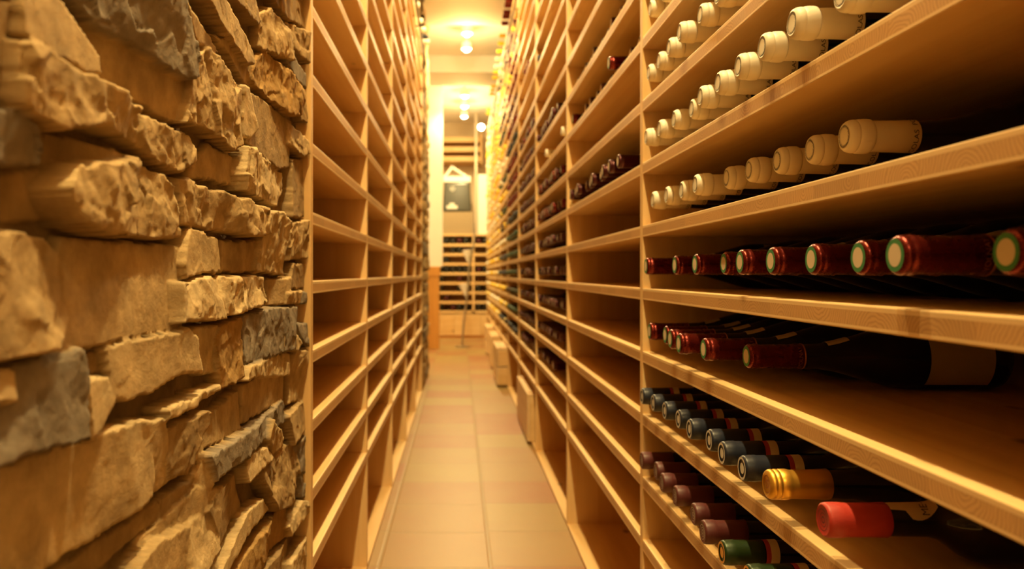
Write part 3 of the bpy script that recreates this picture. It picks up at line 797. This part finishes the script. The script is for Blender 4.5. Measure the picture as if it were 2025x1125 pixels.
# ------------------------------------------------------------------ wooden crates under the right rack
def crate(x0, x1, y0, y1, z0, z1, label, group=None):
    r = empty('wooden_crate', ((x0 + x1) / 2, (y0 + y1) / 2, z0)); tag(r, label, 'crate', group)
    sx, sy, sz = x1 - x0, y1 - y0, z1 - z0; t = .012
    link('base_board', box_mesh('base_board', sx - .004, sy - .004, t, M['crate']), r, (0, 0, t / 2 + .0003))
    sd = box_mesh('side_board', t, sy, sz - t - .0065, M['crate'])
    for s in (-1, 1): link('side_board', sd, r, (s * (sx - t) / 2, 0, (sz - t - .006) / 2 + .0003))
    ed = box_mesh('end_board', sx - 2 * t - .001, t, sz - t - .0065, M['crosswood'])
    for s in (-1, 1): link('end_board', ed, r, (0, s * (sy - t) / 2, (sz - t - .006) / 2 + .0003))
    lid = MB(); lid.box(-sx / 2, sx / 2, -sy / 2, sy / 2, 0, t)
    for s in (-1, 1): lid.box(-sx / 2 + .01, sx / 2 - .01, s * (sy / 2 - .06) - .02, s * (sy / 2 - .06) + .02, t, t + .006)
    link('lid', lid.mesh('lid', M['crate'], .001), r, (0, 0, sz - t - .006))
    return r
ZB = .0135
crate(.308, .62, 3.63, 4.28, ZB, .232, 'wooden crate standing on edge at the aisle, nearest one under the filled rack')
crate(.258, .60, 5.475, 6.05, ZB, .141, 'pale wooden crate at the bottom of the two-crate stack jutting into the aisle') 
crate(.258, .60, 5.475, 6.05, .1415, .2695, 'pale wooden crate on top of the two-crate stack jutting into the aisle')
crate(.262, .59, 6.52, 7.12, ZB, .141, 'wooden crate at the bottom of the second stack along the aisle')
crate(.262, .59, 6.52, 7.12, .1415, .2695, 'wooden crate on top of the second stack along the aisle')
crate(.262, .59, 7.62, 8.2, ZB, .141, 'wooden crate at the bottom of the farthest stack along the aisle')
crate(.262, .59, 7.62, 8.2, .1415, .2695, 'wooden crate on top of the farthest stack along the aisle')

# ------------------------------------------------------------------ ceiling lamps
LAMPS = [(.062, y) for y in (-1.2, .58, 1.03, 2.55, 3.0, 4.4, 4.85, 5.97, 6.38, 8.07, 8.57, 9.12)] + [(-1.2, 7.2), (-1.2, 9.6)]
DROP = .15
ring = MB(); ring.lathe([(-DROP - .022, .034), (-DROP - .026, .038), (-DROP + .02, .040), (-DROP + .034, .030), (-DROP + .04, .008), (-.012, .007), (-.010, .035), (0, .036)], 32, axis='z')
ringm = ring.mesh('lamp_housing', M['lampring'])
dome = MB(); dome.lathe([(-DROP - .045 + .022 * (1 - math.cos(a)), .029 * math.sin(a) + .0005) for a in [i * PI / 2 / 8 for i in range(9)]], 24, axis='z')
domem = dome.mesh('lamp_bulb', M['bulb'])
POWER = 34
for i, (x, y) in enumerate(LAMPS):
    r = empty('ceiling_lamp', (x, y, CEIL - .001))
    lab = 'small round ceiling lamp on a short stem, %s one along the aisle' % ORD[i + 1] if x > 0 else 'small round ceiling lamp in the side room, %s' % ('before the white pier' if y < 8 else 'behind the white pier')
    tag(r, lab, 'lamp', 'ceiling lamps')
    link('lamp_housing', ringm, r); link('lamp_bulb', domem, r)
    k = 1.7 if .2 < y < 2 else (.75 if y < 5 else .9)
    for kind, e in (('SPOT', POWER * k), ('POINT', POWER * k * (.08 if y < 5 else .22))):
        li = bpy.data.lights.new('lamp_light', kind); li.energy = e; li.color = (1, .735, .315); li.shadow_soft_size = .022
        if kind == 'SPOT': li.spot_size = math.radians(160); li.spot_blend = .5
        lo = bpy.data.objects.new('lamp_light', li); COL.objects.link(lo); lo.parent = r; lo.location = (0, 0, -DROP - .07)
# bare bulb on an arm at the end of the filled rack
r = empty('spot_lamp', (.328, 9.25, RZ(14))); tag(r, 'bare glowing bulb on a short arm at the far end of the filled rack', 'lamp')
a = MB(); a.tube([(.03, 0, .004), (0, 0, .03), (-.04, 0, .03)], .006); link('arm', a.mesh('arm', M['metal']), r)
a = MB(); a.lathe([(-.035 * math.cos(t), .035 * math.sin(t) + .0003) for t in [i * PI / 10 for i in range(11)]], 20, axis='z', off=(-.07, 0, .03)); link('bulb', a.mesh('bulb', M['bulb']), r)

# ------------------------------------------------------------------ the far end
def part(root, name, mat, x0, x1, y0, y1, z0, z1, bev=.0015):
    return link(name, box_mesh(name, x1 - x0, y1 - y0, z1 - z0, mat, bev), root, ((x0 + x1) / 2 - root.location.x, (y0 + y1) / 2 - root.location.y, (z0 + z1) / 2 - root.location.z))
YC = 9.72
cab = empty('wine_cabinet', (.1, YC, 0)); tag(cab, 'wooden bottle cabinet with eight slots above plain doors, closing the aisle', 'cabinet')
cx0, cx1, ct = -.36, .56, H + .479
part(cab, 'side_panel', M['upright'], cx0, cx0 + .02, YC, YC + .36, 0, ct - .02)
part(cab, 'side_panel', M['upright'], cx1 - .02, cx1, YC, YC + .36, 0, ct - .02)
part(cab, 'divider', M['upright'], .165, .19, YC, YC + .34, H - .44, ct - .02)
part(cab, 'top_board', M['crosswood'], cx0, cx1, YC - .01, YC + .36, ct - .02, ct)
part(cab, 'back_panel', M['upright'], cx0 + .02, cx1 - .02, YC + .345, YC + .36, 0, ct - .02)
sp = (.479 + .44) / 8
for i in range(8):
    z = H - .44 + sp * i
    part(cab, 'shelf', M['crosswood'], cx0 + .02, .165, YC, YC + .34, z - .03, z)
    part(cab, 'shelf', M['crosswood'], .19, cx1 - .02, YC, YC + .34, z - .03, z)
for x0, x1 in ((cx0 + .02, -.055), (-.052, .26), (.263, cx1 - .02)):
    dr = part(cab, 'door', M['crosswood'], x0, x1, YC - .002, YC + .018, .03, H - .482)
    kb = MB(); kb.lathe([(-.02, .008), (-.012, .011), (0, .006)], 14, axis='z'); link('knob', kb.mesh('knob', M['metal']), dr, (0, -.01, .08), (PI / 2, 0, 0))
part(cab, 'plinth', M['oak'], cx0 + .02, cx1 - .02, YC + .01, YC + .03, 0, .03)
eb = MB()
er = random.Random(8)
for i in range(8):
    z = H - .44 + sp * i
    for j in range(11):
        x = cx0 + .06 + .078 * j
        if .12 < x < .235 or x > cx1 - .05: continue
        if er.random() < (.75 if i in (2, 3) or (i in (1, 5) and j > 2) else .12): continue
        mi = 0 if er.random() < .75 else 1
        for mi2, pr in ((mi, [(0, .034), (.002, .0364), (.15, .0364), (.18, .03), (.2, .0145), (.29, .0145)]),):
            n = len(eb.v); t = MB(); t.lathe(pr, 14)
            eb.add([(x + p[1], YC + .03 + p[0], z + .037 + p[2]) for p in t.v], t.f, mi2, True)
eo = link('wine_bottle', eb.mesh('cabinet_bottles', [M['glass'], M['cap_dark']])); tag(eo, 'dark bottle ends packed in the slots of the cabinet closing the aisle', 'bottles', kind='stuff')

wc = empty('cardboard_box', (-.02, YC + .17, ct)); tag(wc, 'plain brown box on the end cabinet, under the dark grey tub', 'box')
part(wc, 'side_panel', M['card'], -.21, .17, YC + .02, YC + .026, ct + .0005, ct + .268); part(wc, 'side_panel', M['card'], -.21, .17, YC + .324, YC + .33, ct + .0005, ct + .268)
part(wc, 'end_panel', M['card'], -.21, -.204, YC + .0265, YC + .3235, ct + .0005, ct + .268); part(wc, 'end_panel', M['card'], .164, .17, YC + .0265, YC + .3235, ct + .0005, ct + .268)
part(wc, 'flap', M['card'], -.21, .17, YC + .02, YC + .174, ct + .2683, ct + .272, .0005); part(wc, 'flap', M['card'], -.21, .17, YC + .176, YC + .33, ct + .2683, ct + .272, .0005)
zt = ct + .2725
tub = empty('plastic_tub', (-.02, YC + .17, zt)); tag(tub, 'dark grey rounded tub with a pale round emblem, on the brown box', 'tub')
def frustum(name, w0, w1, d0, d1, h, mat, bev):
    b = MB(); b.add([(-w0 / 2, -d0 / 2, 0), (w0 / 2, -d0 / 2, 0), (w0 / 2, d0 / 2, 0), (-w0 / 2, d0 / 2, 0), (-w1 / 2, -d1 / 2, h), (w1 / 2, -d1 / 2, h), (w1 / 2, d1 / 2, h), (-w1 / 2, d1 / 2, h)],
                    [(0, 3, 2, 1), (4, 5, 6, 7), (0, 1, 5, 4), (1, 2, 6, 5), (2, 3, 7, 6), (3, 0, 4, 7)])
    me = b.mesh(name, mat, bev, 5)
    for p in me.polygons: p.use_smooth = True
    return me
link('tub_body', frustum('tub_body', .35, .31, .28, .26, .36, M['darkplastic'], .03), tub)
rm = MB(); rm.lathe([(0, .022), (.002, .028), (.004, .028), (.004, .022)], 28, axis='z', caps=False)
v, f, w = text_pts('W', .042); rm.add([(p[0] - w / 2, p[1] - .015, .003) for p in v], f)
link('emblem', rm.mesh('emblem', M['pale']), tub, (-.055, -.1385, .275), (math.radians(88), 0, 0))
lb = MB(); lb.box(-.065, .065, -.002, .002, -.02, .02); lb.box(-.03, .03, -.002, .002, .02, .05); link('pale_label', lb.mesh('pale_label', M['pale'], .0008), tub, (-.06, -.1405, .055), (math.radians(-2), 0, 0))
bx = empty('open_carton', (-.02, YC + .17, zt + .3605)); tag(bx, 'open white carton with folded flaps lying on the dark grey tub', 'carton')
link('tray', box_mesh('tray', .33, .24, .07, M['whitecard'], .004), bx, (0, 0, .035))
for s, cxp, ang, ln in ((-1, -.098, 52, .16), (1, .02, -33, .22)):
    link('flap', box_mesh('flap', ln, .2, .022, M['whitecard'], .003), bx, (cxp, 0, .133), (0, -math.radians(ang), 0))
ws = empty('wall_shelf', (.03, 10.1, H + 1.38)); tag(ws, 'open wooden wall shelf with three thick boards, high on the end wall', 'shelf')
part(ws, 'back_panel', M['oak'], -.24, .27, 10.42, 10.449, H + 1.40, H + 1.74)
for z in (1.41, 1.53, 1.65): part(ws, 'board', M['crosswood'], -.24, .27, 10.1, 10.42, H + z, H + z + .062)
for x in (-.27, .27): part(ws, 'side_panel', M['upright'], x, x + .03, 10.1, 10.449, H + 1.38, H + 1.76)
po = empty('wooden_post', (.21, YC + .06, ct)); tag(po, 'narrow grey upright post standing on the end cabinet', 'post')
part(po, 'shaft', M['graypost'], .195, .225, YC + .04, YC + .08, ct, CEIL - .15 + .149); part(po, 'foot', M['graypost'], .185, .235, YC + .03, YC + .09, ct + .0005, ct + .02)
wp = empty('white_panel', (.3, YC + .1, ct)); tag(wp, 'white upright panel leaning on the end cabinet beside the grey post', 'panel')
part(wp, 'board', M['whitecard'], .236, .42, YC + .06, YC + .09, ct + .0005, ct + .72, .004); part(wp, 'frame', M['plaster'], .234, .424, YC + .092, YC + .11, ct + .0005, ct + .73, .003)

st = empty('metal_stand', (.037, 8.5, 0)); tag(st, 'slim wavy metal floor stand with two pale cone cups, in the aisle end', 'stand')
def P(u, v, d=8.5): return ((u - U0) * d / F - .037, 0, H + (V0 - v) * d / F)
def smooth_path(ps, n=8):
    ps = [Vector(p) for p in ps]; out = []
    for i in range(len(ps) - 1):
        a, b_, c, d = ps[max(i - 1, 0)], ps[i], ps[i + 1], ps[min(i + 2, len(ps) - 1)]
        for t in [j / n for j in range(n)]:
            out.append(.5 * ((2 * b_) + (c - a) * t + (2 * a - 5 * b_ + 4 * c - d) * t * t + (3 * b_ - a - 3 * c + d) * t ** 3))
    return out + [ps[-1]]
t = MB(); t.tube(smooth_path([(0, 0, .01), P(917, 640), P(922, 600), P(927, 560), P(928, 530), P(934, 500), P(938, 470), P(937, 440)]), .011); link('rod', t.mesh('rod', M['metal']), st)
t = MB(); t.lathe([(0, .085), (.006, .085), (.011, .06), (.014, .014)], 32, axis='z'); link('base_plate', t.mesh('base_plate', M['metal']), st)
for (u, v, u2, v2) in ((923, 494, 926, 519), (916, 561, 921, 586)):
    top, tip = Vector(P(u, v)), Vector(P(u2, v2)); ax = (top - tip); L_ = ax.length
    c = MB(); c.lathe([(0, .008), (L_ * .3, .02), (L_ * .75, .042), (L_, .05), (L_ - .004, .047), (L_ * .7, .038), (L_ * .3, .016)], 28, axis='z', caps=False)
    o = link('cone_cup', c.mesh('cone_cup', M['cup']), st, tip); o.rotation_euler = ax.to_track_quat('Z', 'Y').to_euler()
    a = MB(); a.tube([tip, tip + Vector((.02, 0, -.02))], .006); link('arm', a.mesh('arm', M['metal']), st)

# ------------------------------------------------------------------ camera, world, view
cam = bpy.data.cameras.new('camera'); co = bpy.data.objects.new('camera', cam); COL.objects.link(co)
co.location = (0, 0, H); co.rotation_euler = (PI / 2, 0, 0)
cam.sensor_fit = 'HORIZONTAL'; cam.sensor_width = 23.6; cam.lens = F / 2025 * 23.6
cam.shift_x = (1012.5 - U0) / 2025; cam.shift_y = -(562.5 - V0) / 2025
cam.clip_start = .01; cam.clip_end = 40
cam.dof.use_dof = True; cam.dof.focus_distance = .9; cam.dof.aperture_fstop = 3.6; cam.dof.aperture_blades = 7
S.camera = co
w = bpy.data.worlds.new('world'); S.world = w; w.use_nodes = True
w.node_tree.nodes['Background'].inputs['Color'].default_value = (.02, .012, .005, 1)
w.node_tree.nodes['Background'].inputs['Strength'].default_value = .2
S.view_settings.view_transform = 'Standard'; S.view_settings.look = 'None'; S.view_settings.gamma = 1; S.view_settings.use_curve_mapping = False
S.view_settings.exposure = 0.75
S.cycles.max_bounces = 8; S.cycles.diffuse_bounces = 5; S.cycles.glossy_bounces = 3; S.cycles.transmission_bounces = 2
S.cycles.caustics_reflective = False; S.cycles.caustics_refractive = False; S.cycles.sample_clamp_indirect = 6
print('individual bottles:', NB[0])
